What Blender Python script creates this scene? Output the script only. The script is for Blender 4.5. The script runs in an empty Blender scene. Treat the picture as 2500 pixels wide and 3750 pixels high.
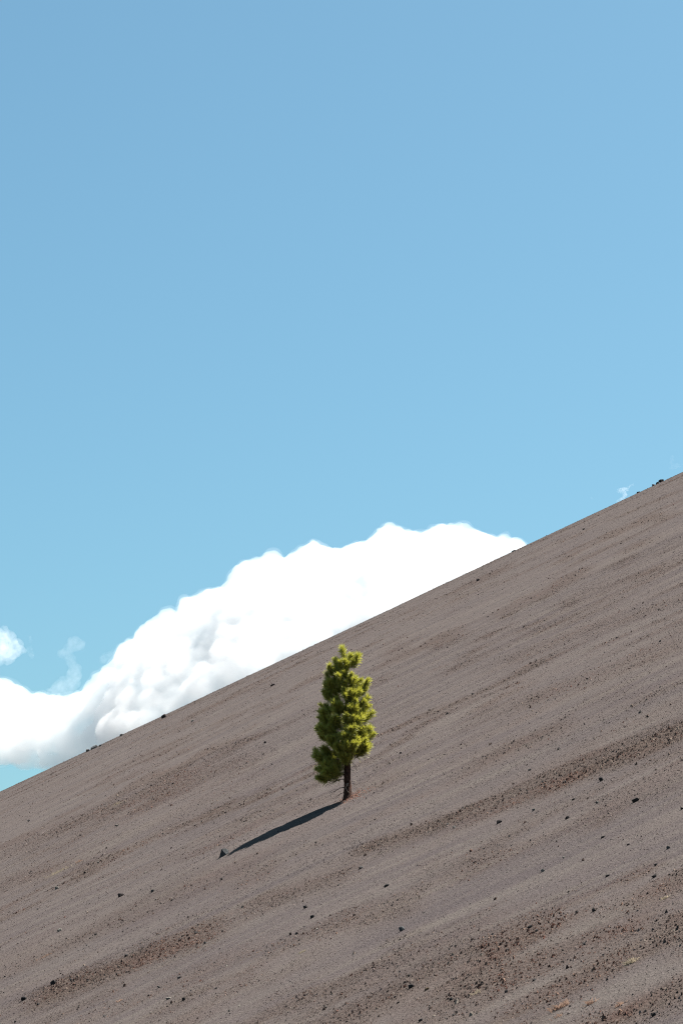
import bpy, bmesh, math, random
import numpy as np
from mathutils import Vector, Matrix, noise as mnoise
R = math.radians
random.seed(7); rng = np.random.default_rng(11)
sc = bpy.context.scene
COL = sc.collection

# ------------------------------------------------------------------ camera
PITCH = R(12.0); LENS = 100.0; F = LENS / 36.0 * 3750.0      # F: focal length in photograph pixels
cam = bpy.data.cameras.new('camera'); cam_o = bpy.data.objects.new('camera', cam); COL.objects.link(cam_o)
cam.sensor_fit = 'VERTICAL'; cam.sensor_height = 36.0; cam.lens = LENS
cam.clip_start = 0.5; cam.clip_end = 60000
cam_o.location = (0, 0, 0); cam_o.rotation_euler = (R(90) + PITCH, 0, 0)
sc.camera = cam_o

# ------------------------------------------------------------------ sky, sun, exposure
SUN = Vector((2.47, 1.19, 5.0)).normalized()               # towards the sun
world = bpy.data.worlds.new('World'); sc.world = world; world.use_nodes = True
nt = world.node_tree; bg = nt.nodes['Background']
sky = nt.nodes.new('ShaderNodeTexSky'); sky.sky_type = 'NISHITA'; sky.sun_disc = False
sky.altitude = 2100; sky.air_density = 1.2; sky.dust_density = 10; sky.ozone_density = 10
sky.sun_elevation = math.asin(SUN.z); sky.sun_rotation = math.atan2(SUN.x, SUN.y)
tint = nt.nodes.new('ShaderNodeMix'); tint.data_type = 'RGBA'; tint.blend_type = 'MULTIPLY'
tint.inputs[0].default_value = 1.0; tint.inputs[7].default_value = (0.85, 1.0, 0.75, 1)
nt.links.new(sky.outputs[0], tint.inputs[6]); nt.links.new(tint.outputs[2], bg.inputs[0])
bg.inputs[1].default_value = 0.05
sun = bpy.data.lights.new('sun', 'SUN'); sun.energy = 5.0; sun.angle = R(0.53); sun.color = (1.0, 0.95, 0.88)
sun_o = bpy.data.objects.new('sun', sun); COL.objects.link(sun_o)
sun_o.rotation_euler = SUN.to_track_quat('Z', 'Y').to_euler()
sc.view_settings.view_transform = 'Standard'; sc.view_settings.look = 'None'
sc.view_settings.gamma = 1.0; sc.view_settings.exposure = 2.02
sc.render.engine = 'CYCLES'
sc.cycles.use_denoising = True; sc.cycles.denoiser = 'OPENIMAGEDENOISE'; sc.cycles.denoising_prefilter = 'NONE'; sc.cycles.pixel_filter_type = 'BLACKMAN_HARRIS'; sc.cycles.filter_width = 1.15
sc.cycles.max_bounces = 20; sc.cycles.volume_bounces = 20; sc.cycles.diffuse_bounces = 1
sc.cycles.transparent_max_bounces = 8; sc.cycles.transmission_bounces = 4

# ------------------------------------------------------------------ small helpers
def link(o, parent=None):
    COL.objects.link(o)
    if parent is not None: o.parent = parent
    return o
def tag(o, label=None, cat=None, group=None, kind=None):
    if label: o['label'] = label
    if cat: o['category'] = cat
    if group: o['group'] = group
    if kind: o['kind'] = kind
    return o
def mesh_np(name, V, Fc, mat, smooth=False):
    """V n x 3, Fc m x k (k = 3 or 4) as one mesh."""
    V = np.ascontiguousarray(V, np.float32); Fc = np.ascontiguousarray(Fc, np.int32)
    me = bpy.data.meshes.new(name); k = Fc.shape[1]
    me.vertices.add(len(V)); me.vertices.foreach_set('co', V.ravel())
    me.loops.add(Fc.size); me.loops.foreach_set('vertex_index', Fc.ravel())
    me.polygons.add(len(Fc)); me.polygons.foreach_set('loop_start', np.arange(0, Fc.size, k, dtype=np.int32))
    me.polygons.foreach_set('loop_total', np.full(len(Fc), k, np.int32))
    me.polygons.foreach_set('use_smooth', np.full(len(Fc), smooth))
    me.materials.append(mat); me.update(calc_edges=True)
    return me
def smooth01(t): t = np.clip(t, 0, 1); return t * t * (3 - 2 * t)
def vnoise(x, y, seed=0):
    """2-D value noise in 0..1."""
    x = np.asarray(x, float); y = np.asarray(y, float)
    xi = np.floor(x).astype(np.int64); yi = np.floor(y).astype(np.int64); fx = x - xi; fy = y - yi
    fx = fx * fx * (3 - 2 * fx); fy = fy * fy * (3 - 2 * fy)
    def hsh(a, b):
        n = (a * 374761393 + b * 668265263 + seed * 2147483647 * 7) & 0xffffffff
        n = ((n ^ (n >> 13)) * 1274126177) & 0xffffffff
        return ((n ^ (n >> 16)) & 0xffff) / 65535.0
    return (hsh(xi, yi) * (1 - fx) + hsh(xi + 1, yi) * fx) * (1 - fy) + (hsh(xi, yi + 1) * (1 - fx) + hsh(xi + 1, yi + 1) * fx) * fy
def fbm(x, y, seed=0, oct=4):
    s = 0; a = 1; t = 0
    for i in range(oct):
        s = s + a * vnoise(np.asarray(x) * 2 ** i + 17.3 * i, np.asarray(y) * 2 ** i - 9.1 * i, seed + i); t += a; a *= .5
    return s / t

# ------------------------------------------------------------------ the slope as a height function
H0, GA, GK = 8.06, 0.476, 0.000125
GB = math.tan(PITCH - R(2.42)) + 0.0635
MSTREAK = -0.14                                              # the rills run a little off the contour normal
def streak_uv(x, y):
    v = y - MSTREAK * x - 0.0006 * (y - 40) * x * 0
    v = v + 2.6 * (fbm(x / 9, y / 8, 91, 3) - .5)
    return v, x
def height(x, y):
    x = np.asarray(x, float); y = np.asarray(y, float)
    xe = 420 * np.tanh(x / 420)
    yc = np.where(y < 0, 0, y)
    z = -H0 + GA * xe + GB * yc - GK * yc * yc + 0.03 * np.where(y < 0, y, 0)
    # swell in front of the pine on which its shadow lies
    z = z + 0.25 * np.exp(-(((x + 2.9) / 2.2) ** 2 + ((y - 69.2) / 1.9) ** 2))
    # gentle rills and swells
    v, u = streak_uv(x, y)
    near = np.exp(-(np.maximum(np.hypot(x, y - 110) - 170, 0) / 60) ** 2)
    z = z + near * 0.045 * (fbm(x / 2.4, y / 3.6, 8, 3) - .5)
    z = z + near * (0.10 * (fbm(v / 9, u / 30, 3, 2) - .5) + 0.02 * (fbm(v / 4.5, u / 14, 5, 2) - .5))
    # the hummock the camera stands on
    z = z + (H0 - 1.65) * np.exp(-(np.hypot(x, y) / 7.5) ** 2)
    # foot of the slope runs out into a plain
    plain = -75.0
    d = z - plain
    return plain + np.where(d > 60, d, 20 * np.log1p(np.exp(np.minimum(d, 60) / 20.0)))
def cam_dir(px, py):
    x = (px - 1250.0) / F; u = (1875.0 - py) / F
    d = np.array([x, math.cos(PITCH) - u * math.sin(PITCH), math.sin(PITCH) + u * math.cos(PITCH)])
    return d / d[1]
YS = np.concatenate([np.arange(24, 120, .05), np.arange(120, 420, .2)])
def at(px, py):
    """the point of the slope where the photograph's pixel falls"""
    d = cam_dir(px, py)
    hgt = height(d[0] * YS, YS); below = np.nonzero(d[2] * YS <= hgt)[0]
    if len(below) == 0:                                       # just above the crest: the nearest crest point
        i = np.argmin(d[2] * YS - hgt)
    else: i = below[0]
    return Vector((d[0] * YS[i], YS[i], hgt[i]))
def ground_point(x, y): return Vector((x, y, float(height(x, y))))

# coarse rubble bands: (x0, y0, x1, y1, half width px, strength) in photograph pixels, carried onto the slope
BANDS = [(2560, 2640, 1950, 2890, 42, 1.0), (1950, 2890, 1310, 3120, 26, .85), (2560, 2330, 1900, 2590, 30, .55), (2560, 2165, 1850, 2420, 24, .45),
         (2100, 2640, 1640, 2840, 30, .55), (960, 2757, 0, 3124, 26, .55), (1036, 3124, -40, 3575, 30, .6), (830, 3385, 120, 3660, 30, .9), (2560, 3345, 2130, 3450, 34, .85),
         (2560, 3610, 2130, 3770, 46, 1.0), (1310, 3185, 880, 3330, 28, .7), (1520, 3325, 1120, 3430, 22, .6), (1290, 3625, 1060, 3770, 28, .7), (1750, 3560, 1500, 3640, 26, .5),
         (420, 3120, -30, 3260, 26, .6), (800, 3600, 560, 3720, 24, .6), (1340, 2900, 1500, 2830, 14, .5), (700, 2860, 200, 3050, 18, .4), (1000, 3180, 860, 3240, 20, .6)]
BW = []
for x0, y0, x1, y1, w, s in BANDS:
    xm, ym = (x0 + x1) / 2, (y0 + y1) / 2
    p, q, c0, c1 = at(x0, y0), at(x1, y1), at(xm, ym - w), at(xm, ym + w)
    BW.append((p.x, p.y, q.x, q.y, max(.25, abs(c0.y - c1.y) / 2) * 1.25, s))
def coarse_mask(x, y):
    x = np.asarray(x, float); y = np.asarray(y, float)
    v, u = streak_uv(x, y)
    env = .25 + .75 * smooth01((fbm(v / 7.5, u / 24, 21, 3) - .40) / .2)
    far = smooth01((y - 60) / 60)
    pn = (1 - far) * fbm(v / 1.5, u / 4.5, 22, 4) + far * fbm(v / 5.5, u / 7, 24, 4); iso = (1 - far) * fbm(x / .9, y / 1.6, 23, 3) + far * fbm(x / 1.4, y / 7, 25, 3)
    patch = smooth01((.55 * pn + .45 * iso - .44) / .2)
    m = env * patch * (.78 - .22 * far)
    edge = 1.7 * (fbm(v / 1.2, u / 4, 33, 3) - .5)
    for px, py, qx, qy, w, s in BW:
        dx, dy = qx - px, qy - py
        t = np.clip(((x - px) * dx + (y - py) * dy) / (dx * dx + dy * dy), 0, 1)
        acr = np.abs(y - (py + (x - px) * dy / dx)) / w
        tt = (x - px) / dx; ends = smooth01(np.minimum(tt + .12, 1.15 - tt) / .25)
        m = np.maximum(m, s * ends * smooth01((1.5 + edge - acr) / 1.3) * ((.85 + .15 * patch) if s >= .75 else (.6 + .4 * patch)))
    return np.clip(m * (.75 + .5 * fbm(x / .7, y / .7, 44, 2)), 0, 1)

# ------------------------------------------------------------------ material helpers
KALB = 0.93                                                 # common level of all surface colours
def new_mat(name):
    m = bpy.data.materials.new(name); m.use_nodes = True
    return m, m.node_tree, m.node_tree.nodes['Principled BSDF']
def nd(nt, t, **kw):
    n = nt.nodes.new(t)
    for k, v in kw.items(): setattr(n, k, v)
    return n
def mixc(nt, fac, a, b, blend='MIX'):
    n = nd(nt, 'ShaderNodeMix', data_type='RGBA', blend_type=blend)
    for i, v in ((0, fac), (6, a), (7, b)):
        if hasattr(v, 'is_output') or isinstance(v, bpy.types.NodeSocket): nt.links.new(v, n.inputs[i])
        elif i == 0: n.inputs[0].default_value = v
        else: n.inputs[i].default_value = (*((c * KALB for c in v) if blend == 'MIX' else v), 1)
    return n.outputs[2]
def noise_tex(nt, vec, scale, detail=3, rough=.5):
    n = nd(nt, 'ShaderNodeTexNoise'); n.inputs['Scale'].default_value = scale
    n.inputs['Detail'].default_value = detail; n.inputs['Roughness'].default_value = rough
    if vec is not None: nt.links.new(vec, n.inputs['Vector'])
    return n.outputs[0]
def ramp(nt, fac, pts):
    n = nd(nt, 'ShaderNodeValToRGB'); el = n.color_ramp.elements
    while len(el) < len(pts): el.new(.5)
    for e, (p, c) in zip(el, pts): e.position = p; e.color = (c, c, c, 1) if not hasattr(c, '__len__') else (*c, 1)
    nt.links.new(fac, n.inputs[0]); return n.outputs[0]
def mathn(nt, op, a, b=None):
    n = nd(nt, 'ShaderNodeMath', operation=op)
    for i, v in enumerate((a, b)):
        if v is None: continue
        if isinstance(v, bpy.types.NodeSocket): nt.links.new(v, n.inputs[i])
        else: n.inputs[i].default_value = v
    return n.outputs[0]

# ground: ash and cinder, combed into streaks down the fall line
M_ground, t, bs = new_mat('cinder_slope')
bs.inputs['Roughness'].default_value = 1.0; bs.inputs['Specular IOR Level'].default_value = 0.0
a_st = nd(t, 'ShaderNodeAttribute', attribute_name='streak'); a_co = nd(t, 'ShaderNodeAttribute', attribute_name='coarse')
pos = nd(t, 'ShaderNodeNewGeometry').outputs['Position']
mp1 = nd(t, 'ShaderNodeMapping'); mp1.inputs['Scale'].default_value = (1 / 2.2, 1 / 9, 1); t.links.new(a_st.outputs['Vector'], mp1.inputs[0])
mp2 = nd(t, 'ShaderNodeMapping'); mp2.inputs['Scale'].default_value = (1 / .5, 1 / 5, 1); t.links.new(a_st.outputs['Vector'], mp2.inputs[0])
s1 = noise_tex(t, mp1.outputs[0], 1, 4, .6); s2 = noise_tex(t, mp2.outputs[0], 1, 3, .55)
g1 = noise_tex(t, pos, 26, 3, .7); g2 = noise_tex(t, pos, 9, 3, .6); gbig = noise_tex(t, pos, .6, 3, .5)
fine = mixc(t, ramp(t, s1, [(.38, 0), (.62, 1)]), (.063, .0535, .0535), (.078, .0655, .062))
fine = mixc(t, ramp(t, s2, [(.45, 0), (.72, 1)]), fine, (.087, .0755, .069))
rough_c = mixc(t, ramp(t, g2, [(.35, 0), (.65, 1)]), (.046, .035, .031), (.070, .054, .047))
rough_c = mixc(t, ramp(t, gbig, [(.5, 0), (.75, 1)]), rough_c, (.058, .038, .032))
colr = mixc(t, a_co.outputs['Fac'], fine, rough_c)
grain = ramp(t, g1, [(.28, .62), (.5, 1.0), (.72, 1.38)])
colr = mixc(t, 1.0, colr, grain, 'MULTIPLY')
t.links.new(colr, bs.inputs['Base Color'])
hgt = mathn(t, 'ADD', mathn(t, 'MULTIPLY', g1, .5), mathn(t, 'MULTIPLY', g2, a_co.outputs['Fac']))
bmp = nd(t, 'ShaderNodeBump'); bmp.inputs['Strength'].default_value = .8; bmp.inputs['Distance'].default_value = .05
t.links.new(hgt, bmp.inputs['Height']); t.links.new(bmp.outputs[0], bs.inputs['Normal'])

def stone_mat(name, attr=None, cols=None):
    m, t, b = new_mat(name); b.inputs['Roughness'].default_value = .95; b.inputs['Specular IOR Level'].default_value = .1
    p = nd(t, 'ShaderNodeTexCoord').outputs['Object']
    n = noise_tex(t, p, 14, 4, .65)
    if attr:
        c = nd(t, 'ShaderNodeAttribute', attribute_name=attr).outputs['Color']
        p = nd(t, 'ShaderNodeNewGeometry').outputs['Position']; n = noise_tex(t, p, 40, 2, .6)
    else:
        c = mixc(t, nd(t, 'ShaderNodeObjectInfo').outputs['Random'], cols[0], cols[1])
    c = mixc(t, 1.0, c, ramp(t, n, [(.3, .65), (.7, 1.3)]), 'MULTIPLY')
    t.links.new(c, b.inputs['Base Color'])
    bm = nd(t, 'ShaderNodeBump'); bm.inputs['Strength'].default_value = .5; bm.inputs['Distance'].default_value = .03
    t.links.new(n, bm.inputs['Height']); t.links.new(bm.outputs[0], b.inputs['Normal'])
    return m
M_gravel = stone_mat('cinder_gravel', attr='tone')
M_dark = stone_mat('black_scoria', cols=((.014, .0135, .0145), (.032, .027, .026)))
M_grey = stone_mat('grey_lava', cols=((.05, .047, .046), (.07, .064, .06)))
M_pale = stone_mat('pale_pumice', cols=((.11, .10, .09), (.16, .148, .13)))
M_blue = stone_mat('blue_grey_lava', cols=((.05, .053, .056), (.062, .065, .066)))
M_tan = stone_mat('tan_stone', cols=((.10, .072, .046), (.12, .085, .055)))

# ------------------------------------------------------------------ ground sheet
def axis(parts, grow_lo, grow_hi, lim):
    a = np.concatenate([np.arange(s, e, st) for s, e, st in parts] + [[parts[-1][1]]])
    lo = [a[0]]; st = parts[0][2]
    while lo[-1] > -lim: st *= grow_lo; lo.append(lo[-1] - st)
    hi = [a[-1]]; st = parts[-1][2]
    while hi[-1] < lim: st *= grow_hi; hi.append(hi[-1] + st)
    return np.concatenate([lo[:0:-1], a, hi[1:]])
gx = axis([(-44, 44, .55)], 1.25, 1.25, 9000); gy = axis([(28, 62, .21), (62, 110, .36), (110, 300, .9)], 1.25, 1.25, 9000)
X, Y = np.meshgrid(gx, gy); Z = height(X, Y)
nx, ny = len(gx), len(gy); idx = np.arange(nx * ny).reshape(ny, nx)
quads = np.stack([idx[:-1, :-1], idx[:-1, 1:], idx[1:, 1:], idx[1:, :-1]], -1).reshape(-1, 4)
me = mesh_np('ground', np.stack([X, Y, Z], -1).reshape(-1, 3), quads, M_ground, True)
v, u = streak_uv(X, Y)
at_ = me.attributes.new('streak', 'FLOAT_VECTOR', 'POINT'); at_.data.foreach_set('vector', np.stack([v, u, v * 0], -1).astype(np.float32).ravel())
at_ = me.attributes.new('coarse', 'FLOAT', 'POINT'); at_.data.foreach_set('value', coarse_mask(X, Y).astype(np.float32).ravel())
ground = link(bpy.data.objects.new('ground', me)); tag(ground, 'grey brown volcanic cinder slope combed into long streaks', kind='structure')

# ------------------------------------------------------------------ loose gravel: real stones, too many to count
TREE = at(1272, 2925)
def scatter(n, y0, y1, s_fine, s_coarse):
    """n stones between two distances; in the rubble bands they are larger and more uneven"""
    yy = np.sqrt(rng.uniform(y0 ** 2, y1 ** 2, n)); xx = rng.uniform(-.145, .145, n) * yy
    c = coarse_mask(xx, yy)
    keep = rng.random(n) < (.55 + .45 * np.clip(c * 2, 0, 1)); xx, yy, c = xx[keep], yy[keep], c[keep]
    big = rng.pareto(3.2, len(xx)).clip(0, 2.6)
    size = s_fine * (.7 + .5 * big * .7) * (1 - c) + s_coarse * (.55 + .75 * big) * c
    return xx, yy, c, size
def pebbles(n, y0, y1, s0, s1):
    yy = np.sqrt(rng.uniform(y0 ** 2, y1 ** 2, n)); xx = rng.uniform(-.145, .145, n) * yy; c = coarse_mask(xx, yy)
    cl = smooth01((fbm(xx / 1.1, yy / 2.2, 81, 3) - .45) / .2)
    keep = rng.random(n) < (.05 + .95 * np.clip(c * 1.6, 0, 1)) * (.15 + .85 * cl)
    return xx[keep], yy[keep], np.ones(keep.sum()), (s0 + (s1 - s0) * rng.random(n) ** 3)[keep]
parts = [scatter(196000, 31, 62, .0095, .015), scatter(160000, 60, 114, .015, .021), scatter(98000, 110, 270, .026, .034),
         pebbles(7000, 30, 62, .012, .042), pebbles(5500, 60, 114, .018, .05), pebbles(2500, 110, 260, .03, .055)]
nl = 420                                                    # bark chips and old needles round the foot of the pine
parts.append((TREE.x + .10 + rng.normal(0, .2, nl), TREE.y - .05 + rng.normal(0, .45, nl), np.ones(nl), rng.uniform(.006, .02, nl)))
xx, yy, cc, ss = (np.concatenate([p[i] for p in parts]) for i in range(4))
n = len(xx); zz = height(xx, yy)
# each stone: four feet in the ash and a two-point ridge above them (6 triangles)
ang = rng.uniform(0, 2 * np.pi, n)[:, None] + np.array([0, 1.57, 3.14, 4.71]) + rng.uniform(-.5, .5, (n, 4))
rad = rng.uniform(.7, 1.25, (n, 4)) * ss[:, None]
fx, fy = np.cos(ang) * rad, np.sin(ang) * rad
gsl = GB - 2 * GK * yy
hh = ss * (rng.uniform(.4, 1.35, n) * (1 - cc) + rng.uniform(.7, 1.6, n) * cc)
def up(dx, dy, dz): return np.stack([xx[:, None] + dx, yy[:, None] + dy, zz[:, None] + GA * dx + gsl[:, None] * dy + dz], -1)
feet = up(fx, fy, -.35 * ss[:, None] * np.ones((1, 4)))
rx = rng.uniform(-.45, .45, (n, 2)) * ss[:, None]; ry = rng.uniform(-.45, .45, (n, 2)) * ss[:, None]
ridge = up(rx, ry, hh[:, None] * rng.uniform(.6, 1.0, (n, 2)))
ridge = up(fx[:, [0, 2]] * .4 + rx * .5, fy[:, [0, 2]] * .4 + ry * .5, hh[:, None] * rng.uniform(.6, 1.0, (n, 2)))
V = np.concatenate([feet, ridge], 1)
ST_F = np.array([(0, 1, 4), (1, 5, 4), (1, 2, 5), (2, 3, 5), (3, 4, 5), (3, 0, 4)])
Fc = ST_F[None] + 6 * np.arange(n)[:, None, None]
gm = mesh_np('gravel', V.reshape(-1, 3), Fc.reshape(-1, 3), M_gravel)
v_, u_ = streak_uv(xx, yy); st = (.65 * fbm(v_ / 1.2, u_ / 7, 71, 3) + .35 * fbm(xx / 1.1, yy / 2.4, 73, 3))[:, None]; hue = fbm(xx / 3, yy / 6, 72, 2)[:, None]
st = np.clip((st - .5) * 1.7 + .5, 0, 1); st2 = np.clip((fbm(v_ / 6, u_ / 16, 75, 3)[:, None] - .5) * 2.2 + .5, 0, 1)
fine_t = (np.array((.061, .0505, .0515)) * (1 - st) + np.array((.085, .070, .064)) * st) * (1.12 - .26 * st2 * np.array((.85, 1.0, 1.1))) * (.80 + .40 * np.clip((fbm(xx / 6, yy / 11, 78, 3)[:, None] - .5) * 2.5 + .5, 0, 1)) * rng.uniform(.3, 1.9, (n, 1))
pal = np.array([(.044, .030, .025), (.068, .050, .042), (.115, .092, .076), (.058, .031, .024), (.030, .024, .023), (.14, .122, .105)])
co_t = pal[rng.choice(6, n, p=[.27, .34, .19, .12, .05, .03])] * rng.uniform(.8, 1.2, (n, 1))
co_t = np.where(hue > .62, co_t * np.array((1.08, .88, .82)), co_t)
tone = np.where(rng.random((n, 1)) < (.05 + 1.2 * cc[:, None]), co_t, fine_t)
dt = np.hypot(xx - TREE.x - .25, (yy - TREE.y + .2) * .6); red = dt < rng.uniform(.0, .7, n) ** 1.3
red[-nl:] = True; tone[red] = np.array((.17, .08, .055)) * rng.uniform(.7, 1.2, (red.sum(), 1))
tc = np.ones((n, 6, 4), np.float32); tc[..., :3] = tone[:, None, :] * KALB * np.array((1.04, 1.0, .985)) * 1.01
at_ = gm.attributes.new('tone', 'FLOAT_COLOR', 'POINT'); at_.data.foreach_set('color', tc.ravel())
tag(link(bpy.data.objects.new('gravel', gm)), 'loose cinder gravel gathered in dark streaks on the slope', 'gravel', kind='stuff')
print('gravel stones', n, 'tris', n * 6)

# ------------------------------------------------------------------ single rocks
def hull_rock(seed, dims, npts=26, mat=M_dark, pts=None):
    rr = random.Random(seed); bm = bmesh.new()
    if pts is None:
        pts = []
        for i in range(npts):
            d = Vector((rr.gauss(0, 1), rr.gauss(0, 1), rr.gauss(0, 1))).normalized()
            d = Vector([math.copysign(abs(c) ** .7, c) for c in d]) * rr.uniform(.75, 1.05)
            pts.append((d.x * dims[0] / 2, d.y * dims[1] / 2, d.z * dims[2] / 2))
    for p in pts: bm.verts.new(p)
    res = bmesh.ops.convex_hull(bm, input=bm.verts)
    bmesh.ops.delete(bm, geom=[g for g in res['geom_interior'] if isinstance(g, bmesh.types.BMVert)], context='VERTS')
    me = bpy.data.meshes.new('rock'); bm.to_mesh(me); bm.free(); me.materials.append(mat)
    return me
def place_rock(px, py, wpx, hpx, label, mat, seed, group=None, sink=.28, yaw=None, cat='rock', name='rock', depth=None, pts=None):
    p = at(px, py + hpx * .3); m_per_px = p.y / F
    w, hgt_ = wpx * m_per_px * .88, hpx * m_per_px * .88
    me = hull_rock(seed, (w, depth or .5 * (w + hgt_), hgt_ * 1.3), mat=mat, pts=pts)
    o = link(bpy.data.objects.new(name, me)); rr = random.Random(seed + 5)
    o.location = p + Vector((0, 0, hgt_ * 1.3 * (.5 - sink)))
    o.rotation_euler = (rr.uniform(-.15, .15), -.32 + rr.uniform(-.2, .2), rr.uniform(-.35, .35) if yaw is None else yaw)
    return tag(o, label, cat, group)

# the wedge of lava at the end of the pine's shadow
p = at(824, 3132)
wedge = [(-.105, -.07, .115), (-.03, -.02, .135), (.045, .02, .115), (.075, .0, .04), (.005, -.06, -.01), (-.165, -.055, -.13), (-.06, -.05, -.12), (.07, .10, -.02), (-.12, .09, -.10), (.06, -.01, -.06), (-.10, .05, .06)]
me = hull_rock(1, None, mat=M_blue, pts=wedge)
o = link(bpy.data.objects.new('rock', me)); o.location = p + Vector((.02, 0, .02)); o.rotation_euler = (0, 0, 0)
tag(o, 'wedge shaped blue grey rock with black face at tip of the pine shadow', 'rock')

ROCKS = [  # x, y, width, height in photograph pixels, label, material
 (601, 2624, 26, 17, 'dark pointed rock on the crest line left of the pine, below the big cloud', M_dark),
 (446, 2692, 20, 9, 'small grey stone on the crest line between the dark pointed rock and the pale rubble', M_grey),
 (346, 2737, 34, 15, 'largest pale grey rock of the rubble heap on the left crest line', M_blue),
 (322, 2749, 18, 13, 'lower left pale grey rock of the rubble heap on the crest line', M_grey),
 (368, 2731, 14, 8, 'uppermost small stone of the pale rubble heap on the left crest line', M_grey),
 (2420, 1756, 26, 14, 'largest black rock of the outcrop on the crest at the upper right', M_dark),
 (2405, 1765, 22, 10, 'middle black rock of the outcrop on the crest at the upper right', M_dark),
 (2391, 1773, 16, 8, 'lowest black rock of the outcrop on the crest at the upper right', M_dark),
 (2336, 1799, 17, 7, 'lone low dark stone on the crest, downhill from the black outcrop', M_dark),
 (1879, 2018, 18, 6, 'flat dark stone on the crest where the big cloud meets the slope', M_dark),
 (1749, 2125, 20, 9, 'small brown stone just under the crest below the right end of the cloud', M_dark),
 (2136, 1938, 13, 7, 'small black stone alone on smooth ground under the upper right crest', M_dark),
 (1000, 2508, 24, 8, 'thin dark stone near the crest just left of the pine top', M_dark),
 (971, 2719, 12, 9, 'small dark stone on the slope left of the pine crown', M_dark),
 (705, 2640, 14, 8, 'small pale stone near the crest left of the pine', M_pale),
 (2199, 2855, 18, 22, 'upright oval black rock on pale sand right of the pine, under the rubble band', M_dark),
 (2328, 2931, 42, 16, 'long flat black rock right of the pine, lying along the slope', M_dark),
 (1827, 3010, 26, 14, 'black rock with flat top on grey sand, right and below the pine', M_dark),
 (2076, 2996, 22, 12, 'dark rock just left of the long flat black rock', M_dark),
 (1953, 2966, 15, 13, 'pale grey stone above the small dark rocks, right of the pine', M_pale),
 (2205, 3067, 20, 10, 'small black rock on smooth sand below the long flat black rock', M_dark),
 (2496, 2961, 16, 14, 'black rock cut by the right edge of the photo', M_dark),
 (2446, 3105, 20, 13, 'half pale half dark rock near the right edge', M_grey),
 (1986, 3189, 18, 16, 'round pale rock in the lower right half of the slope', M_pale),
 (2399, 3168, 14, 12, 'small black rock below the half pale rock near the right edge', M_dark),
 (1940, 3394, 24, 13, 'blocky black rock in the lower right, left of the brown rubble', M_dark),
 (2174, 3334, 20, 16, 'round dark rock in the lower right, uphill from the blocky black rock', M_dark),
 (2396, 3210, 26, 14, 'slanting black rock near the right edge at mid height of the slope', M_dark),
 (2223, 3209, 22, 9, 'low black rock left of the slanting black rock', M_dark),
 (2391, 3718, 26, 18, 'large black rock in the rubble at the bottom right corner', M_dark),
 (1853, 3632, 18, 12, 'small black rock near the bottom, left of the reddish dry grass', M_dark),
 (1955, 3588, 20, 10, 'pair forming dark low stone on tan sand above the reddish dry grass', M_dark),
 (1505, 3613, 28, 18, 'large black rock at the bottom centre right on tan sand', M_dark),
 (1562, 3622, 22, 11, 'reddish brown stone just right of the large black rock at the bottom', M_tan),
 (1650, 3662, 16, 12, 'small black stone below the reddish brown stone at the bottom', M_dark),
 (1540, 3738, 24, 12, 'black rock at the bottom edge, right of centre', M_dark),
 (1470, 3403, 24, 22, 'broken blue grey rock with a dark side, below and right of the pine', M_blue),
 (1144, 3358, 22, 13, 'lower of two black rocks on tan sand straight below the pine', M_dark),
 (1119, 3322, 20, 14, 'upper of two black rocks on tan sand straight below the pine', M_dark),
 (1322, 3178, 22, 12, 'brown grey rock on the slope below the pine trunk', M_grey),
 (1415, 3243, 28, 11, 'long dark stone on the pale streak below the pine', M_dark),
 (444, 3277, 30, 18, 'black rock with a tan patch on its top in the lower left', M_dark),
 (219, 3407, 22, 15, 'cream coloured rock with a black shadow in the lower left', M_pale),
 (209, 3252, 20, 14, 'white stone on grey sand near the left edge', M_pale),
 (194, 3601, 28, 18, 'big black rock in the rubble band at the lower left', M_dark),
 (89, 3658, 26, 17, 'black rock below the big black rock near the left bottom corner', M_dark),
 (463, 3500, 18, 12, 'black rock in the rubble band of the lower left', M_dark),
 (560, 3263, 22, 11, 'grey stone uphill from the black rock with the tan patch', M_grey),
 (719, 3415, 18, 15, 'black stone at the lower end of the coarse rubble, lower left of centre', M_dark),
 (673, 3660, 18, 14, 'black stone near the bottom edge, lower left of centre', M_dark),
 (617, 3657, 24, 10, 'pale flat stone near the bottom edge, lower left of centre', M_pale),
]
for i, (x, y, w, h_, lab, mt) in enumerate(ROCKS):
    lab = lab.replace('pair forming dark low stone', 'dark low stone')
    place_rock(x, y, w, h_, lab, mt, 100 + i)

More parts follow.
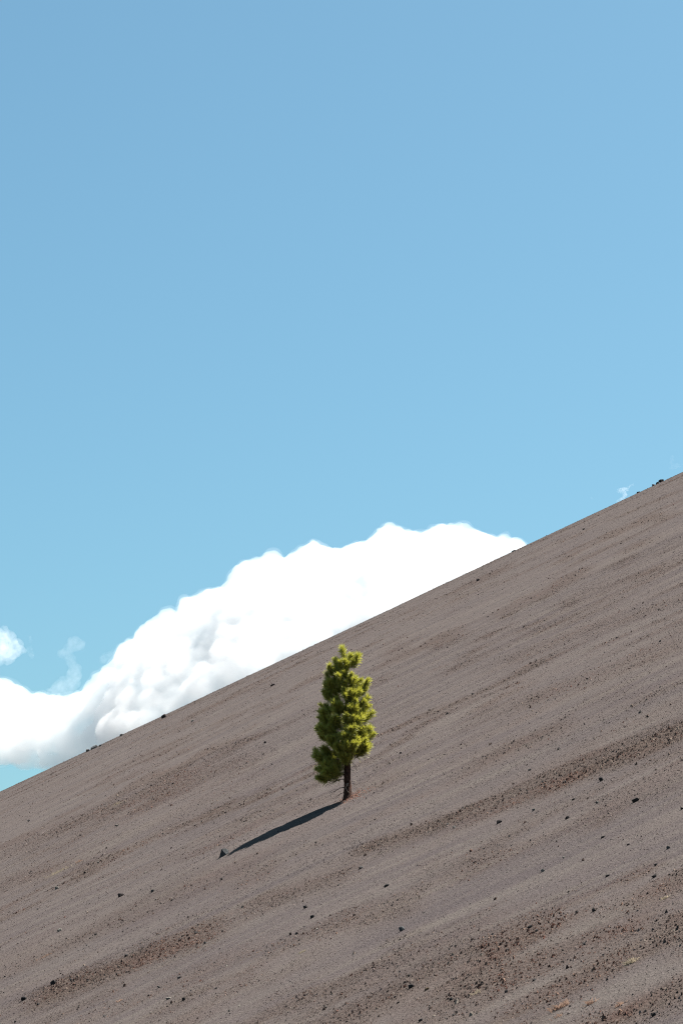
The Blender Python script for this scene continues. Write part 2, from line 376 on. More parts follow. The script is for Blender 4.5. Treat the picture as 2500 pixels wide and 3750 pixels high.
# small loose stones, alike
protos = [hull_rock(700 + i, (1, random.uniform(.7, .95), random.uniform(.55, .85)), npts=14, mat=M_dark) for i in range(6)]
protos += [hull_rock(760 + i, (1, .85, .7), npts=14, mat=M_grey) for i in range(3)] + [hull_rock(780 + i, (1, .85, .7), npts=14, mat=M_pale) for i in range(2)]
STONES = []; cand = 0; k = 0; taken = [(x, y) for x, y, *_ in ROCKS]
while k < 200 and cand < 20000:
    cand += 1
    px = random.uniform(5, 2495); lo = 2904 - .4722 * px + 50
    py = lo + (3740 - lo) * random.random() ** .62
    q = at(px, py); c = float(coarse_mask(q.x, q.y))
    if random.random() > .18 + .8 * min(1, c * 1.6): continue
    if min((px - a) ** 2 + (py - b) ** 2 for a, b in taken) < 26 ** 2: continue
    if abs(px - 1080) < 280 and abs((py - 3010) + .44 * (px - 1060)) < 60: continue
    taken.append((px, py))
    s = 6 + 11 * random.random() ** 2.4
    r_ = random.random(); me = protos[random.randrange(6)] if r_ < .5 else protos[6 + random.randrange(3)] if r_ < .88 else protos[9 + random.randrange(2)]
    o = link(bpy.data.objects.new('stone', me)); m = s * q.y / F
    o.scale = (m, m, m); o.location = q + Vector((0, 0, m * .16)); o.rotation_euler = (random.uniform(-.3, .3), -.35 + random.uniform(-.3, .3), random.uniform(0, 6.28))
    STONES.append((px, py, o, ('dark', 'grey', 'pale')[0 if r_ < .5 else 1 if r_ < .88 else 2]))
    k += 1
MARKS = {15: 'the upright oval black rock', 16: 'the long flat black rock', 17: 'the flat topped black rock', 25: 'the blocky black rock', 26: 'the round dark rock', 27: 'the slanting black rock', 29: 'the large black rock in the bottom right corner',
         32: 'the large black rock at the bottom', 36: 'the broken blue grey rock', 38: 'the two black rocks below the pine', 41: 'the black rock with the tan patch', 42: 'the cream coloured rock', 44: 'the big black rock at the lower left', 43: 'the white stone near the left edge',
         23: 'the round pale rock', 22: 'the half pale rock near the right edge', 40: 'the long dark stone on the pale streak', 39: 'the brown grey rock below the pine', 46: 'the black rock in the left rubble band', 48: 'the black stone at the end of the left rubble', 20: 'the small black rock under the long flat one', 34: 'the small black stone at the bottom edge'}
spots = [(ROCKS[i][0], ROCKS[i][1], nm) for i, nm in MARKS.items()] + [(1272, 2925, 'the foot of the pine'), (824, 3132, 'the wedge shaped rock at the shadow tip')]
best = {}
for i, (px, py, o, kind) in enumerate(STONES):
    for sx, sy, nm in spots:
        dx, dy = px - sx, py - sy; dist = math.hypot(dx, dy)
        if dist > 230: continue
        w = ('right of' if dx > 0 else 'left of') if abs(dx) > abs(dy) else ('below' if dy > 0 else 'above')
        best.setdefault((nm, w), []).append((dist, i))
named = {}
for (nm, w), lst in sorted(best.items(), key=lambda q: min(q[1])):
    lst = sorted(lst)
    for d_, i in lst[:1]:
        if i not in named: named[i] = 'small %s stone nearest %s %s' % (STONES[i][3], w, nm)
for i, (px, py, o, kind) in enumerate(STONES):
    tag(o, named.get(i) or 'small %s stone loose in the gravel, away from the larger rocks' % kind, 'stone', 'small loose %s stones' % kind)

# ------------------------------------------------------------------ dry grass
def grass_mat(name, c0, c1, thru=0.0):
    m, t, b = new_mat(name); b.inputs['Roughness'].default_value = .8; b.inputs['Specular IOR Level'].default_value = .2
    n = noise_tex(t, nd(t, 'ShaderNodeNewGeometry').outputs['Position'], 30, 2)
    t.links.new(mixc(t, ramp(t, n, [(.35, 0), (.65, 1)]), c0, c1), b.inputs['Base Color'])
    tr_ = nd(t, 'ShaderNodeBsdfTranslucent'); t.links.new(b.inputs['Base Color'].links[0].from_socket, tr_.inputs['Color']); mx_ = nd(t, 'ShaderNodeMixShader'); mx_.inputs[0].default_value = thru
    t.links.new(b.outputs[0], mx_.inputs[1]); t.links.new(tr_.outputs[0], mx_.inputs[2]); t.links.new(mx_.outputs[0], t.nodes['Material Output'].inputs['Surface']); return m
M_straw = grass_mat('straw', (.24, .195, .14), (.32, .27, .20), .4); M_redgrass = grass_mat('red_straw', (.24, .15, .115), (.28, .195, .145), .4)
def grass(px, py, wpx, hpx, label, mat, nblade, seed, lean=-.5):
    p = at(px, py); m = p.y / F; rr = random.Random(seed); V = []; Fq = []
    for i in range(int(nblade * .55)):
        bx, by = rr.gauss(0, .22) * wpx * m, rr.gauss(0, .12) * wpx * m
        L = hpx * m * rr.uniform(.3, .8); az = rr.uniform(0, 6.28); sp = rr.uniform(.4, 1.6)
        d = Vector((math.cos(az) * sp + lean, math.sin(az) * sp, 1)).normalized(); w = rr.uniform(.003, .007)
        b0 = Vector((bx, by, float(height(p.x + bx, p.y + by)) - p.z - .01)); side = d.cross(Vector((0, 1, .2))).normalized() * w
        mid = b0 + d * L * .6; tip = b0 + d * L + Vector((math.cos(az) * .3, math.sin(az) * .3, -.25)) * L * .5
        k0 = len(V); V += [b0 - side, b0 + side, mid + side * .8, mid - side * .8, tip + side * .3, tip - side * .3]
        Fq += [(k0, k0 + 1, k0 + 2, k0 + 3), (k0 + 3, k0 + 2, k0 + 4, k0 + 5)]
    o = link(bpy.data.objects.new('dry_grass', mesh_np('dry_grass', np.array([tuple(q) for q in V]), np.array(Fq), mat))); o.location = p
    return tag(o, label, 'grass')
GR = [(2312, 3526, 52, 34, 'straw yellow dry grass clump with red top in the lower right', M_straw, 150), (2052, 3690, 70, 40, 'largest reddish dry grass clump near the bottom', M_redgrass, 190),
 (2159, 3680, 40, 34, 'small reddish grass clump right of the largest one near the bottom', M_redgrass, 90), (2271, 3682, 40, 28, 'pale reddish grass wisp near the bottom right rubble', M_redgrass, 70),
 (2042, 3728, 50, 26, 'thin dry grass stalks at the bottom edge below the largest reddish clump', M_redgrass, 50), (1746, 3639, 42, 26, 'sparse straw stalks near the bottom, right of centre', M_straw, 40),
 (2435, 3291, 40, 18, 'low yellowish grass clump with dark base near the right edge', M_straw, 90), (219, 3193, 84, 18, 'long flat patch of yellow dry grass near the left edge', M_straw, 200),
 (291, 3157, 24, 16, 'small orange grass patch just above the long yellow patch', M_redgrass, 70), (430, 2946, 34, 14, 'tan dry grass patch on the slope left of the pine', M_straw, 80),
 (1103, 3490, 34, 16, 'small straw yellow grass tuft at the bottom centre', M_straw, 60), (439, 3667, 28, 16, 'small orange grass wisp near the bottom left', M_redgrass, 40),
 (168, 3503, 60, 14, 'rusty red patch of dead grass in the lower left rubble', M_redgrass, 90)]
for i, (x, y, w, h_, lab, mt, nb) in enumerate(GR): grass(x, y, w, h_, lab, mt, nb, 40 + i)

# ------------------------------------------------------------------ the pine
M_bark, t, b = new_mat('pine_bark'); b.inputs['Roughness'].default_value = .95; b.inputs['Specular IOR Level'].default_value = .1
p = nd(t, 'ShaderNodeTexCoord').outputs['Object']; mp = nd(t, 'ShaderNodeMapping'); mp.inputs['Scale'].default_value = (22, 22, 9); t.links.new(p, mp.inputs[0])
vo = nd(t, 'ShaderNodeTexVoronoi', feature='DISTANCE_TO_EDGE'); vo.inputs['Scale'].default_value = 1; t.links.new(mp.outputs[0], vo.inputs['Vector'])
n1 = noise_tex(t, p, 18, 4)
c = mixc(t, ramp(t, n1, [(.3, 0), (.7, 1)]), (.035, .019, .015), (.10, .050, .036))
c = mixc(t, ramp(t, vo.outputs['Distance'], [(.0, 1), (.1, 0)]), c, (.03, .016, .012)); t.links.new(c, b.inputs['Base Color'])
bm_ = nd(t, 'ShaderNodeBump'); bm_.inputs['Strength'].default_value = .9; bm_.inputs['Distance'].default_value = .02
t.links.new(ramp(t, vo.outputs['Distance'], [(0, 0), (.12, 1)]), bm_.inputs['Height']); t.links.new(bm_.outputs[0], b.inputs['Normal'])
M_twig = grass_mat('twig_bark', (.16, .115, .08), (.27, .20, .145)); M_deadw = grass_mat('dead_wood_white', (.30, .25, .20), (.40, .34, .28)); M_deadd = grass_mat('dead_wood_dark', (.05, .033, .026), (.085, .05, .04))
# needles: glossy green with light passing through them
M_needle, t, b = new_mat('pine_needles'); b.inputs['Roughness'].default_value = .48; b.inputs['Specular IOR Level'].default_value = .55
orr = nd(t, 'ShaderNodeObjectInfo').outputs['Random']; tn = nd(t, 'ShaderNodeAttribute', attribute_name='tip_light').outputs['Fac']
cg = mixc(t, orr, (.055, .075, .008), (.12, .135, .015)); cg = mixc(t, tn, cg, (.50, .50, .115))  # tips painted pale as sunlit gloss, needle bases kept dark for contrast
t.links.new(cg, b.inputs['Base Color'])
tr = nd(t, 'ShaderNodeBsdfTranslucent'); t.links.new(mixc(t, 1.0, cg, (1.15, 1.1, .6), 'MULTIPLY'), tr.inputs['Color'])
mx = nd(t, 'ShaderNodeMixShader'); mx.inputs[0].default_value = .38
t.links.new(b.outputs[0], mx.inputs[1]); t.links.new(tr.outputs[0], mx.inputs[2]); t.links.new(mx.outputs[0], t.nodes['Material Output'].inputs['Surface'])

def tube(pts, radii, nseg, jitter=0, seed=0):
    rr = random.Random(seed); V = []; Fq = []
    for i, (q, r) in enumerate(zip(pts, radii)):
        d = (pts[min(i + 1, len(pts) - 1)] - pts[max(i - 1, 0)]).normalized()
        sx = d.cross(Vector((.3, 1, .1))).normalized(); sy = d.cross(sx)
        for j in range(nseg):
            th = 2 * math.pi * j / nseg
            V.append(tuple(q + (sx * math.cos(th) + sy * math.sin(th)) * r * (1 + rr.uniform(-jitter, jitter))))
        if i:
            for j in range(nseg):
                a = (i - 1) * nseg + j; b2 = (i - 1) * nseg + (j + 1) % nseg
                Fq.append((a, b2, b2 + nseg, a + nseg))
    k0 = len(V); V.append(tuple(pts[-1])); tipf = [((len(pts) - 1) * nseg + j, (len(pts) - 1) * nseg + (j + 1) % nseg, k0, k0) for j in range(nseg)]
    return V, Fq, tipf
def tube_mesh(name, chains, nseg, mat, jitter=0, seed=0):
    bm = bmesh.new()
    for pts, radii in chains:
        V, Fq, tipf = tube(pts, radii, nseg, jitter, seed); vs = [bm.verts.new(q) for q in V]
        for f in Fq: bm.faces.new([vs[i] for i in f]).smooth = True
        for f in tipf: bm.faces.new([vs[i] for i in f[:3]]).smooth = True
    me = bpy.data.meshes.new(name); bm.to_mesh(me); bm.free(); me.materials.append(mat); return me
def bez(p0, p1, p2, n):
    return [p0 * (1 - s) ** 2 + p1 * 2 * s * (1 - s) + p2 * s * s for s in [i / (n - 1) for i in range(n)]]

S_T = TREE.y / 70.6                                           # sizes below were measured for a pine 70.6 m away
pine = link(bpy.data.objects.new('pine_tree', None)); pine.location = TREE - Vector((0, 0, .04)); pine.scale = (S_T,) * 3
tag(pine, 'lone young pine with bright green sunlit needles standing on the cinder slope', 'tree')
ZB = 2270.0
def tp(zx, zy, dy=0.0): return Vector(((zx - 815) / 533.6, dy, (ZB - zy) / 533.6))
TR_PTS = [(818, 2300), (817, 2220), (814, 2050), (811, 1850), (807, 1650), (804, 1450), (803, 1250), (806, 1050), (806, 850), (802, 680), (794, 520), (778, 380), (758, 270), (752, 215)]
TR_R = [.16, .105, .087, .083, .077, .07, .06, .05, .041, .033, .026, .02, .013, .007]
def trunk_at(h):
    for i in range(len(TR_PTS) - 1):
        a, b2 = tp(*TR_PTS[i]), tp(*TR_PTS[i + 1])
        if a.z <= h <= b2.z or i == len(TR_PTS) - 2:
            f = (h - a.z) / (b2.z - a.z); return a.lerp(b2, f), TR_R[i] + (TR_R[i + 1] - TR_R[i]) * f
tr_pts = []; tr_r = []
hz = np.linspace(tp(*TR_PTS[0]).z, tp(*TR_PTS[-1]).z, 90)
for h_ in hz: q, r = trunk_at(h_); tr_pts.append(q); tr_r.append(r)
link(bpy.data.objects.new('trunk', tube_mesh('trunk', [(tr_pts, tr_r)], 18, M_bark, .09, 3)), pine)

def tuft_mesh(seed):
    rr = random.Random(seed); V = []; Fq = []; tip_light = []
    for i in range(310):
        s = rr.random() ** .62; z0 = -.24 + .29 * s                      # along the shoot
        L = rr.uniform(.125, .185) * (1 - .15 * s); el = R(rr.uniform(18, 75) * (1 - .55 * s) + 6) ; az = rr.uniform(0, 6.283)
        d = Vector((math.cos(az) * math.sin(el), math.sin(az) * math.sin(el), math.cos(el)))
        b0 = Vector((0, 0, z0)); side = d.cross(Vector((rr.gauss(0, 1), rr.gauss(0, 1), rr.gauss(0, 1)))).normalized() * .0030
        bend = Vector((0, 0, -.12 * L)) + Vector((rr.gauss(0, .05), rr.gauss(0, .05), rr.gauss(0, .05))) * L
        mid = b0 + d * L * .55; tip = b0 + d * L + bend
        k0 = len(V); V += [b0 - side, b0 + side, mid + side, mid - side, tip + side * .35, tip - side * .35]
        Fq += [(k0, k0 + 1, k0 + 2, k0 + 3), (k0 + 3, k0 + 2, k0 + 4, k0 + 5)]
        a = rr.random() * .5; tip_light += [a * .4, a * .4, a + .25, a + .25, a + .5, a + .5]  # root-to-tip ramp for the sun gleam put into the needle colour
    me = mesh_np('needle_tuft', np.array([tuple(q) for q in V]), np.array(Fq), M_needle)
    A = me.attributes.new('tip_light', 'FLOAT', 'POINT'); A.data.foreach_set('value', np.array(tip_light, np.float32)); return me
TUFTS = [tuft_mesh(900 + i) for i in range(9)]
def add_tuft(parent, pos_, dir_, sc_):
    o = bpy.data.objects.new('needle_tuft', random.choice(TUFTS)); link(o, parent)
    qr = Vector(dir_).to_track_quat('Z', 'Y') @ Matrix.Rotation(random.uniform(0, 6.28), 3, 'Z').to_quaternion()
    o.rotation_mode = 'QUATERNION'; o.rotation_quaternion = qr; o.location = pos_; o.scale = (sc_,) * 3
def interp(tab, h_): return float(np.interp(h_, [a for a, _ in tab], [b2 for _, b2 in tab]))
LEFT = [(.38, .0), (.45, .70), (.69, .85), (.97, .89), (1.29, .93), (1.72, .84), (2.1, .81), (2.38, .80), (2.75, .66), (3.04, .60), (3.32, .59), (3.6, .38), (3.79, .2), (3.95, .1)]
RIGHT = [(1.10, .0), (1.2, .35), (1.29, .62), (1.44, .63), (1.63, .72), (1.82, .64), (1.90, .45), (1.95, .35), (2.02, .6), (2.1, .65), (2.38, .63), (2.75, .57), (2.98, .60), (3.10, .5), (3.2, .16), (3.3, .2), (3.4, .3), (3.54, .38), (3.69, .25), (3.9, .1)]
def branch(tip, h0, tufts, rad=.012, dropm=0.0):
    """a limb from the trunk at height h0 to tip with side shoots; tufts: how many needle tufts it carries"""
    q0, r0 = trunk_at(h0); v = tip - q0
    mid = q0 + v * .55 + Vector((0, 0, -.10 * v.length + dropm))
    pts = bez(q0, mid, tip, 8); L = v.length
    chains = [(pts, [rad * (1 - .75 * i / 7) for i in range(8)])]
    tl = [(tip, (tip - pts[-2]).normalized())]
    for j in range(tufts - 1):
        s = random.uniform(.42, .92); i = int(s * 7); base_ = pts[i].lerp(pts[i + 1], s * 7 - i); fw = (pts[i + 1] - pts[i]).normalized()
        sd = fw.cross(Vector((0, 0, 1))).normalized() * random.choice((-1, 1))
        dd = (fw * random.uniform(.5, .9) + sd * random.uniform(.5, 1) + Vector((0, 0, random.uniform(.0, .6)))).normalized()
        l2 = random.uniform(.08, .2) * (1.2 - s * .4); e = base_ + dd * l2
        chains.append(([base_, base_ + dd * l2 * .5 + Vector((0, 0, -.01)), e], [rad * .45, rad * .35, rad * .25])); tl.append((e, dd))
    o = link(bpy.data.objects.new('branch', tube_mesh('branch', chains, 5, M_twig)), pine)
    for e, dd in tl:
        dd = (dd + Vector((0, 0, .45))).normalized(); add_tuft(o, e - dd * .03, dd, random.choice((.72, .9, 1.0, 1.15, 1.35)) * random.uniform(.94, 1.06))
    return o
random.seed(21); n_t = 0
# the limbs one can tell apart on the sunlit side and at the top
for zx, zy, dy, h0, k_ in [(752, 262, 0, 3.7, 2), (930, 372, -.05, 3.25, 4), (850, 330, .1, 3.3, 2), (655, 410, -.08, 3.2, 3), (575, 520, -.1, 2.95, 4), (720, 450, -.15, 3.1, 2), (780, 430, -.16, 3.1, 2),
                     (700, 690, -.30, 2.75, 4), (640, 600, -.05, 2.8, 2), (890, 670, -.12, 2.7, 3), (1060, 690, 0, 2.6, 4), (1030, 800, -.1, 2.5, 2), (890, 880, -.3, 2.4, 4), (1040, 930, -.1, 2.3, 3), (1085, 1000, .1, 2.15, 4),
                     (640, 1030, -.45, 2.1, 4), (930, 1080, -.35, 2.0, 4), (1090, 1130, 0, 1.9, 5), (980, 1160, -.2, 1.85, 4), (1130, 1390, .05, 1.5, 4), (1000, 1320, -.2, 1.6, 3), (900, 1400, -.35, 1.5, 3), (1060, 1540, 0, 1.2, 4),
                     (940, 1560, -.2, 1.2, 3), (570, 1480, -.5, 1.3, 4), (680, 1580, -.55, 1.2, 3),
                     (445, 1985, -.1, .85, 4), (520, 1950, .15, .85, 4), (420, 1850, .1, .95, 4), (430, 1730, -.15, 1.0, 5), (400, 1600, .1, 1.15, 5), (540, 1800, -.3, 1.0, 4), (600, 1900, 0, .8, 4), (640, 1760, .3, 1.0, 3), (620, 1880, -.2, .85, 3),
                     (450, 1400, -.1, 1.4, 4), (455, 1250, .1, 1.65, 4), (455, 1100, -.1, 1.9, 4), (470, 1000, .1, 2.1, 3), (530, 880, -.1, 2.35, 4), (545, 760, .1, 2.55, 4), (560, 650, 0, 2.75, 3), (505, 830, 0, 2.4, 4), (525, 700, -.1, 2.6, 4), (440, 1170, .05, 1.75, 4), (420, 1330, 0, 1.5, 4), (390, 1690, 0, 1.05, 4), (560, 1180, -.35, 1.8, 4), (580, 1330, -.4, 1.6, 3)]:
    branch(tp(zx if zx < 860 else 815 + (zx - 815) * 1.10, zy, dy), h0, k_); n_t += k_
# the rest of the crown, whorl by whorl
h_ = .98
while h_ < 3.45:
    nb = 6 if h_ < 2.9 else 4
    a0 = random.uniform(0, 6.28)
    for j in range(nb):
        az = a0 + 6.283 * j / nb + random.uniform(-.3, .3); cx = math.cos(az)
        q0, _ = trunk_at(h_); up = .05 + .32 * max(0, (h_ - .9)) / 2.4 + random.uniform(-.06, .1)
        up = up - (.48 if (cx < -.2 and h_ < 1.25) else 0)
        ht = h_ + up
        lim = interp(LEFT if cx < 0 else RIGHT, ht) ; dep = .5 * (interp(LEFT, ht) + max(interp(RIGHT, ht), .3)) * 1.22
        rad_ = math.hypot(cx * lim, math.sin(az) * dep) if lim > .05 else 0
        L = (rad_ - .13) * random.uniform(.72, 1.0)
        if L < .14 or (cx > .1 and h_ < 1.1): continue
        tip = Vector((q0.x + cx * L, math.sin(az) * L, ht)); kk = 5 if L > .45 else 3 if L > .28 else 2
        if n_t + kk > 300: continue
        branch(tip, h_, kk, .011); n_t += kk
    h_ += random.uniform(.17, .22)
print('tufts', n_t)
# needles on the inner shoots, seen only as a mass
Vi = []; Fi = []; Ai = []; k0 = 0; rr = random.Random(77)
for i in range(70):
    hh_ = rr.uniform(.75, 3.4); az = rr.uniform(0, 6.283); cx = math.cos(az); q0, _ = trunk_at(hh_)
    lim = interp(LEFT if cx < 0 else RIGHT, hh_ + .05); dep = .5 * (interp(LEFT, hh_) + max(interp(RIGHT, hh_), .3)) * 1.15
    L = (math.hypot(cx * lim, math.sin(az) * dep) - .17) * rr.uniform(.35, .95)
    if lim < .3 or L < .1 or (cx > 0 and hh_ < 1.2): continue
    me_ = rr.choice(TUFTS); co = np.empty(len(me_.vertices) * 3, np.float32); me_.vertices.foreach_get('co', co); co = co.reshape(-1, 3)
    mt_ = np.array((Vector((cx, math.sin(az), rr.uniform(.2, 1.0))).to_track_quat('Z', 'Y').to_matrix()))
    Vi.append(co @ mt_.T * rr.uniform(.9, 1.15) + np.array((q0.x + cx * L, math.sin(az) * L, hh_))); nf = len(me_.polygons)
    vi = np.empty(nf * 4, np.int32); me_.loops.foreach_get('vertex_index', vi); Fi.append(vi.reshape(-1, 4) + k0); k0 += len(co)
    tip_l = np.empty(len(co), np.float32); me_.attributes['tip_light'].data.foreach_get('value', tip_l); Ai.append(tip_l)
me = mesh_np('inner_needles', np.concatenate(Vi), np.concatenate(Fi), M_needle); A = me.attributes.new('tip_light', 'FLOAT', 'POINT'); A.data.foreach_set('value', np.concatenate(Ai))
tag(link(bpy.data.objects.new('inner_needles', me), pine), kind='stuff')
# dead limbs
def dead(chains, mat, label=None):
    o = link(bpy.data.objects.new('dead_branch', tube_mesh('dead_branch', chains, 5, mat, .1)), pine)
    if label: o['label'] = label
def dline(pts, r0, r1): return ([tp(*q) for q in pts], list(np.linspace(r0, r1, len(pts))))
dead([dline([(770, 1990, -.06), (700, 2000, -.12), (610, 2050, -.2), (515, 2095, -.25)], .012, .003), dline([(700, 2000, -.12), (640, 2040, -.22), (560, 2110, -.3)], .007, .002), dline([(650, 2028, -.16), (590, 2030, -.1), (530, 2075, -.1)], .006, .002)], M_deadd)
dead([dline([(772, 2100, -.06), (720, 2115, -.14), (650, 2160, -.2), (575, 2195, -.25)], .011, .003), dline([(700, 2128, -.15), (640, 2130, -.1), (560, 2175, -.1)], .006, .002), dline([(660, 2155, -.18), (610, 2200, -.26), (545, 2250, -.3)], .006, .002)], M_deadd)
dead([dline([(776, 2165, -.05), (720, 2190, -.1), (640, 2250, -.12), (585, 2262, -.1)], .009, .002), dline([(720, 2190, -.1), (690, 2230, -.16), (640, 2275, -.18)], .005, .002)], M_deadd)
dead([dline([(775, 1900, -.05), (700, 1940, -.15), (640, 1990, -.2), (560, 2020, -.2)], .011, .003)], M_deadd)
dead([dline([(855, 2035, -.04), (880, 2022, -.08), (910, 2018, -.1), (935, 2030, -.1), (950, 2065, -.1)], .008, .003)], M_deadw, 'pale curled dead twig')
dead([dline([(800, 2065, -.09), (825, 2052, -.12), (805, 2085, -.13), (790, 2110, -.13), (810, 2150, -.13), (836, 2172, -.12)], .007, .003), dline([(790, 2110, -.13), (770, 2120, -.12)], .005, .003), dline([(805, 2085, -.13), (835, 2075, -.13)], .005, .002)], M_deadw, 'pale forked dead twig')
dead([dline([(850, 1650, -.04), (910, 1665, -.05), (960, 1700, -.05), (975, 1740, -.05)], .007, .002), dline([(910, 1665, -.05), (960, 1660, -.02), (1000, 1640, 0)], .004, .002)], M_deadd)
dead([dline([(855, 1690, -.04), (900, 1705, -.08), (965, 1715, -.08)], .006, .002)], M_deadw)
dead([dline([(858, 1760, -.03), (890, 1780, -.05), (925, 1810, -.05), (935, 1850, -.05)], .007, .002), dline([(880, 1775, -.04), (905, 1825, -.04), (925, 1850, -.04)], .004, .002)], M_deadd)
dead([dline([(858, 1860, -.03), (880, 1880, -.05), (900, 1910, -.05)], .006, .003)], M_deadw)

# ------------------------------------------------------------------ clouds: closed bodies of vapour far behind the hill
CD = 5200.0                                                  # metres to the cloud bank
def csp(px, py, dy=0.0):
    d = cam_dir(px, py); return Vector(d) * CD + Vector((0, dy, 0))
PXM = CD / F
def vapour(name, density, aniso, torn):
    m = bpy.data.materials.new(name); m.use_nodes = True; t = m.node_tree; t.nodes.remove(t.nodes['Principled BSDF'])
    v_ = nd(t, 'ShaderNodeVolumePrincipled'); v_.inputs['Color'].default_value = (.88, .88, .886, 1); v_.inputs['Density'].default_value = density; v_.inputs['Anisotropy'].default_value = aniso
    if torn:                                                  # thin vapour is ragged inside
        p_ = nd(t, 'ShaderNodeNewGeometry').outputs['Position']
        n_ = noise_tex(t, p_, 1 / (torn * PXM), 4, .62)
        t.links.new(mathn(t, 'MULTIPLY', ramp(t, n_, [(.32, 0), (.80, 1)]), density), v_.inputs['Density'])
    t.links.new(v_.outputs[0], t.nodes['Material Output'].inputs['Volume']); return m
def cloud(balls, voxel_px, density, label, disp, seed, aniso=.35, torn=0):
    """balls: (px, py, depth m, radius px) -> one closed billowing body"""
    V = []; Fc_ = []; k0 = 0
    bm = bmesh.new(); bmesh.ops.create_icosphere(bm, subdivisions=2, radius=1); SV = np.array([tuple(q.co) for q in bm.verts]); SF = np.array([[q.index for q in f.verts] for f in bm.faces]); bm.free()
    for px, py, dy, r in balls:
        V.append(SV * r * PXM + np.array(csp(px, py, dy))); Fc_.append(SF + k0); k0 += len(SV)
    m = vapour('cloud_vapour', density, aniso, torn)
    V = np.concatenate(V); cen = V.mean(0)
    me = mesh_np('cloud', V - cen, np.concatenate(Fc_), m); o = link(bpy.data.objects.new('cloud', me)); o.location = cen
    r = o.modifiers.new('remesh', 'REMESH'); r.mode = 'VOXEL'; r.voxel_size = voxel_px * PXM
    for i, (sz, st) in enumerate(disp):
        tx = bpy.data.textures.new('billow', 'CLOUDS'); tx.noise_scale = sz * PXM; tx.noise_depth = 1; tx.noise_basis = 'ORIGINAL_PERLIN'
        d = o.modifiers.new('billow', 'DISPLACE'); d.texture = tx; d.strength = st * PXM; d.mid_level = .5; d.texture_coords = 'LOCAL'
    r = o.modifiers.new('remesh', 'REMESH'); r.mode = 'VOXEL'; r.voxel_size = voxel_px * PXM
    dg = bpy.context.evaluated_depsgraph_get(); me2 = bpy.data.meshes.new_from_object(o.evaluated_get(dg)); o.modifiers.clear(); o.data = me2
    me2.name = 'cloud'; print('cloud', len(me2.polygons))
    return tag(o, label, 'cloud')
TOP = [(-60, 2470), (0, 2485), (50, 2505), (80, 2555), (120, 2538), (230, 2535), (330, 2515), (345, 2470), (365, 2458), (420, 2425), (450, 2385), (480, 2340), (560, 2285), (600, 2258), (660, 2238), (700, 2185), (760, 2152), (830, 2138), (890, 2062), (935, 2044), (980, 2033), (1020, 2038),
       (1055, 2052), (1100, 2012), (1150, 1985), (1190, 2012), (1235, 2018), (1290, 1988), (1340, 1978), (1365, 1952), (1410, 1928), (1440, 1924), (1470, 1944), (1510, 1942), (1540, 1938), (1560, 1968), (1575, 1938), (1600, 1928), (1640, 1925), (1690, 1918), (1730, 1942), (1770, 1952), (1788, 1968), (1830, 1953), (1880, 1964), (1912, 1992)]
def top_at(x): return float(np.interp(x, [a for a, _ in TOP], [b2 for _, b2 in TOP]))
random.seed(5); balls = []
def bottom_at(x): return 2800 + .06 * x if x < 240 else 2906 - .4722 * x + 60
x = -60
while x < 1905:                                              # cauliflower heads along the upper edge
    r = random.choice((12, 16, 22, 30, 38) if x > 330 else (9, 12, 16, 22)) * random.uniform(.9, 1.15)
    yc = max(top_at(x + dx * r) + math.sqrt(1 - dx * dx) * r for dx in (-.6, 0, .6)) - .12 * r
    balls.append((x, yc, random.uniform(-30, 50), r)); x += r * random.uniform(.5, .85)
for x in np.arange(-100, 1960, 30):                          # the body below, bulging towards us
    for y in np.arange(0, 760, 34):
        xx_ = x + random.uniform(-14, 14); dy_ = y + 34 + random.uniform(-14, 14); yy_ = top_at(xx_) + dy_
        lim = bottom_at(xx_)
        if yy_ > lim: continue
        r = min(random.uniform(52, 76), dy_ * .9 + 6, 34 if xx_ > 1790 else 99, (lim - yy_) + 14 if xx_ < 240 else 99)
        if r < 8: continue
        balls.append((xx_, yy_, 25 - (.42 if xx_ > 420 else .25) * dy_ + random.uniform(-18, 18), r))
        if random.random() < .8:                             # smaller heads on its face
            r2 = random.uniform(.28, .5) * r; a_ = random.uniform(0, 6.28); e_ = random.uniform(.2, .9)
            if dy_ - r * e_ > r2 * 1.2: balls.append((xx_ + math.cos(a_) * r * e_, yy_ + math.sin(a_) * r * e_, 25 - (.42 if xx_ > 420 else .25) * dy_ - r * PXM * math.sqrt(1 - e_ * e_) * .9, r2))
big = cloud(balls, 5.4, .014, 'large bright white cumulus cloud rising behind the slope', [(130, 50), (60, 30), (27, 13), (12, 10)], 1, aniso=.1)
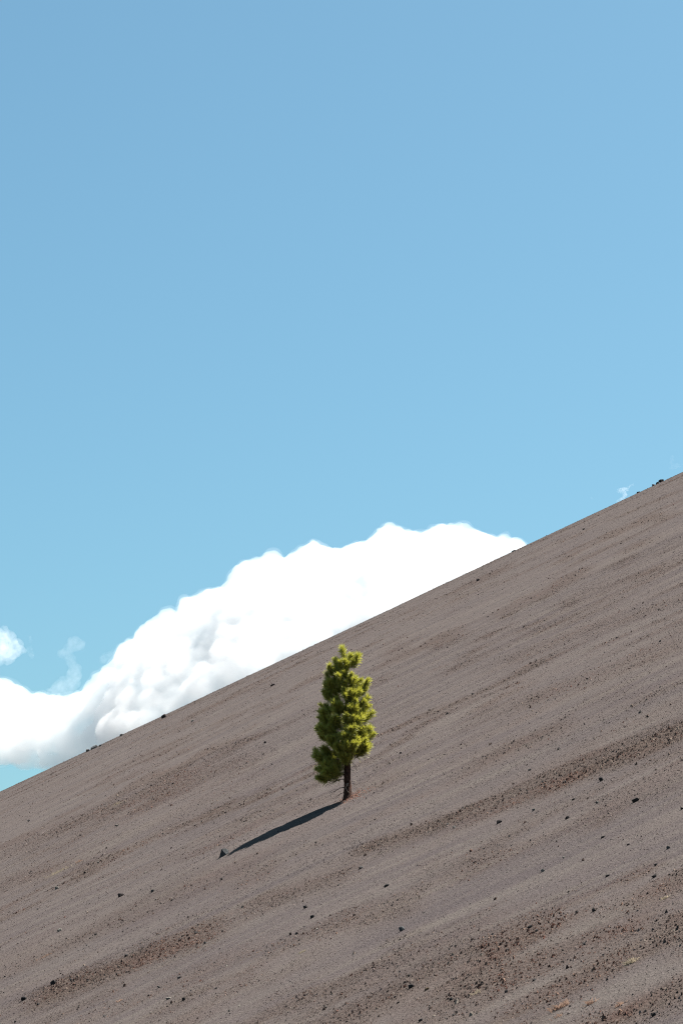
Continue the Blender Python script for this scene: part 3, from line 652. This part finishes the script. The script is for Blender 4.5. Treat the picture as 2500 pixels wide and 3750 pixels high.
# a thin veil of vapour feathers the edge of the big cloud
vm = bpy.data.meshes.new('veil'); bm = bmesh.new(); bm.from_mesh(big.data); bm.normal_update()
for q in bm.verts: q.co += q.normal * PXM * (5 + 12 * mnoise.noise(q.co / (55 * PXM)) + 7 * mnoise.noise(q.co / (20 * PXM)))
bm.to_mesh(vm); bm.free(); vm.materials.clear(); vm.materials.append(vapour('veil_vapour', .0026, .1, 0))
veil = link(bpy.data.objects.new('veil', vm), big)
r = veil.modifiers.new('remesh', 'REMESH'); r.mode = 'VOXEL'; r.voxel_size = 8 * PXM
dg = bpy.context.evaluated_depsgraph_get(); vm2 = bpy.data.meshes.new_from_object(veil.evaluated_get(dg)); veil.modifiers.clear(); veil.data = vm2
print('veil', len(vm2.polygons))
def wisp(strokes, dens, label, seed):
    """strokes: (x0, y0, x1, y1, half width px, balls): torn shreds strewn along a line"""
    rr = random.Random(seed); lst = []
    for x0, y0, x1, y1, w, nb in strokes:
        for i in range(nb):
            f = rr.random(); r = rr.uniform(.6, 1.1) * w * (1 - .5 * abs(f - .5))
            lst.append((x0 + (x1 - x0) * f + rr.gauss(0, .3) * w, y0 + (y1 - y0) * f + rr.gauss(0, .3) * w, rr.gauss(0, .5) * w * PXM, max(r, 3)))
    cloud(lst, 3.0, dens, label, ((24, 8), (9, 4)), seed, torn=22)
wisp([(-40, 2350, 30, 2370, 46, 90), (20, 2300, 5, 2330, 14, 20), (40, 2385, 85, 2378, 20, 40), (0, 2420, 35, 2410, 16, 25)], .014, 'small white cloud puff at the left edge above the cloud bank', 51)
wisp([(106, 2372, 120, 2406, 10, 26), (112, 2330, 116, 2365, 6, 14), (122, 2400, 118, 2412, 6, 8)], .009, 'tiny wisp right of the small cloud puff at the left edge', 52)
wisp([(258, 2352, 308, 2366, 22, 36), (268, 2362, 232, 2400, 20, 30), (250, 2395, 266, 2440, 17, 24), (278, 2445, 262, 2500, 24, 40), (270, 2490, 190, 2545, 28, 56)], .0065, 'thin vertical wisp of cloud rising from the low bank', 53)
wisp([(375, 2415, 440, 2388, 18, 30), (425, 2395, 440, 2440, 20, 26)], .005, 'faint tuft of cloud beside the left end of the big cumulus', 54)
wisp([(2260, 1798, 2305, 1786, 9, 30), (2300, 1788, 2320, 1772, 5, 10), (2275, 1800, 2288, 1815, 9, 18), (2285, 1822, 2258, 1838, 8, 16)], .022, 'small white cloud scrap above the crest on the right', 55)
wisp([(2146, 1817, 2172, 1822, 5, 10)], .010, 'very faint cloud speck left of the small white scrap', 56)
wisp([(2462, 1672, 2448, 1710, 9, 16), (2448, 1712, 2495, 1704, 10, 18)], .004, 'faint cloud veil above the crest at the right edge', 57)
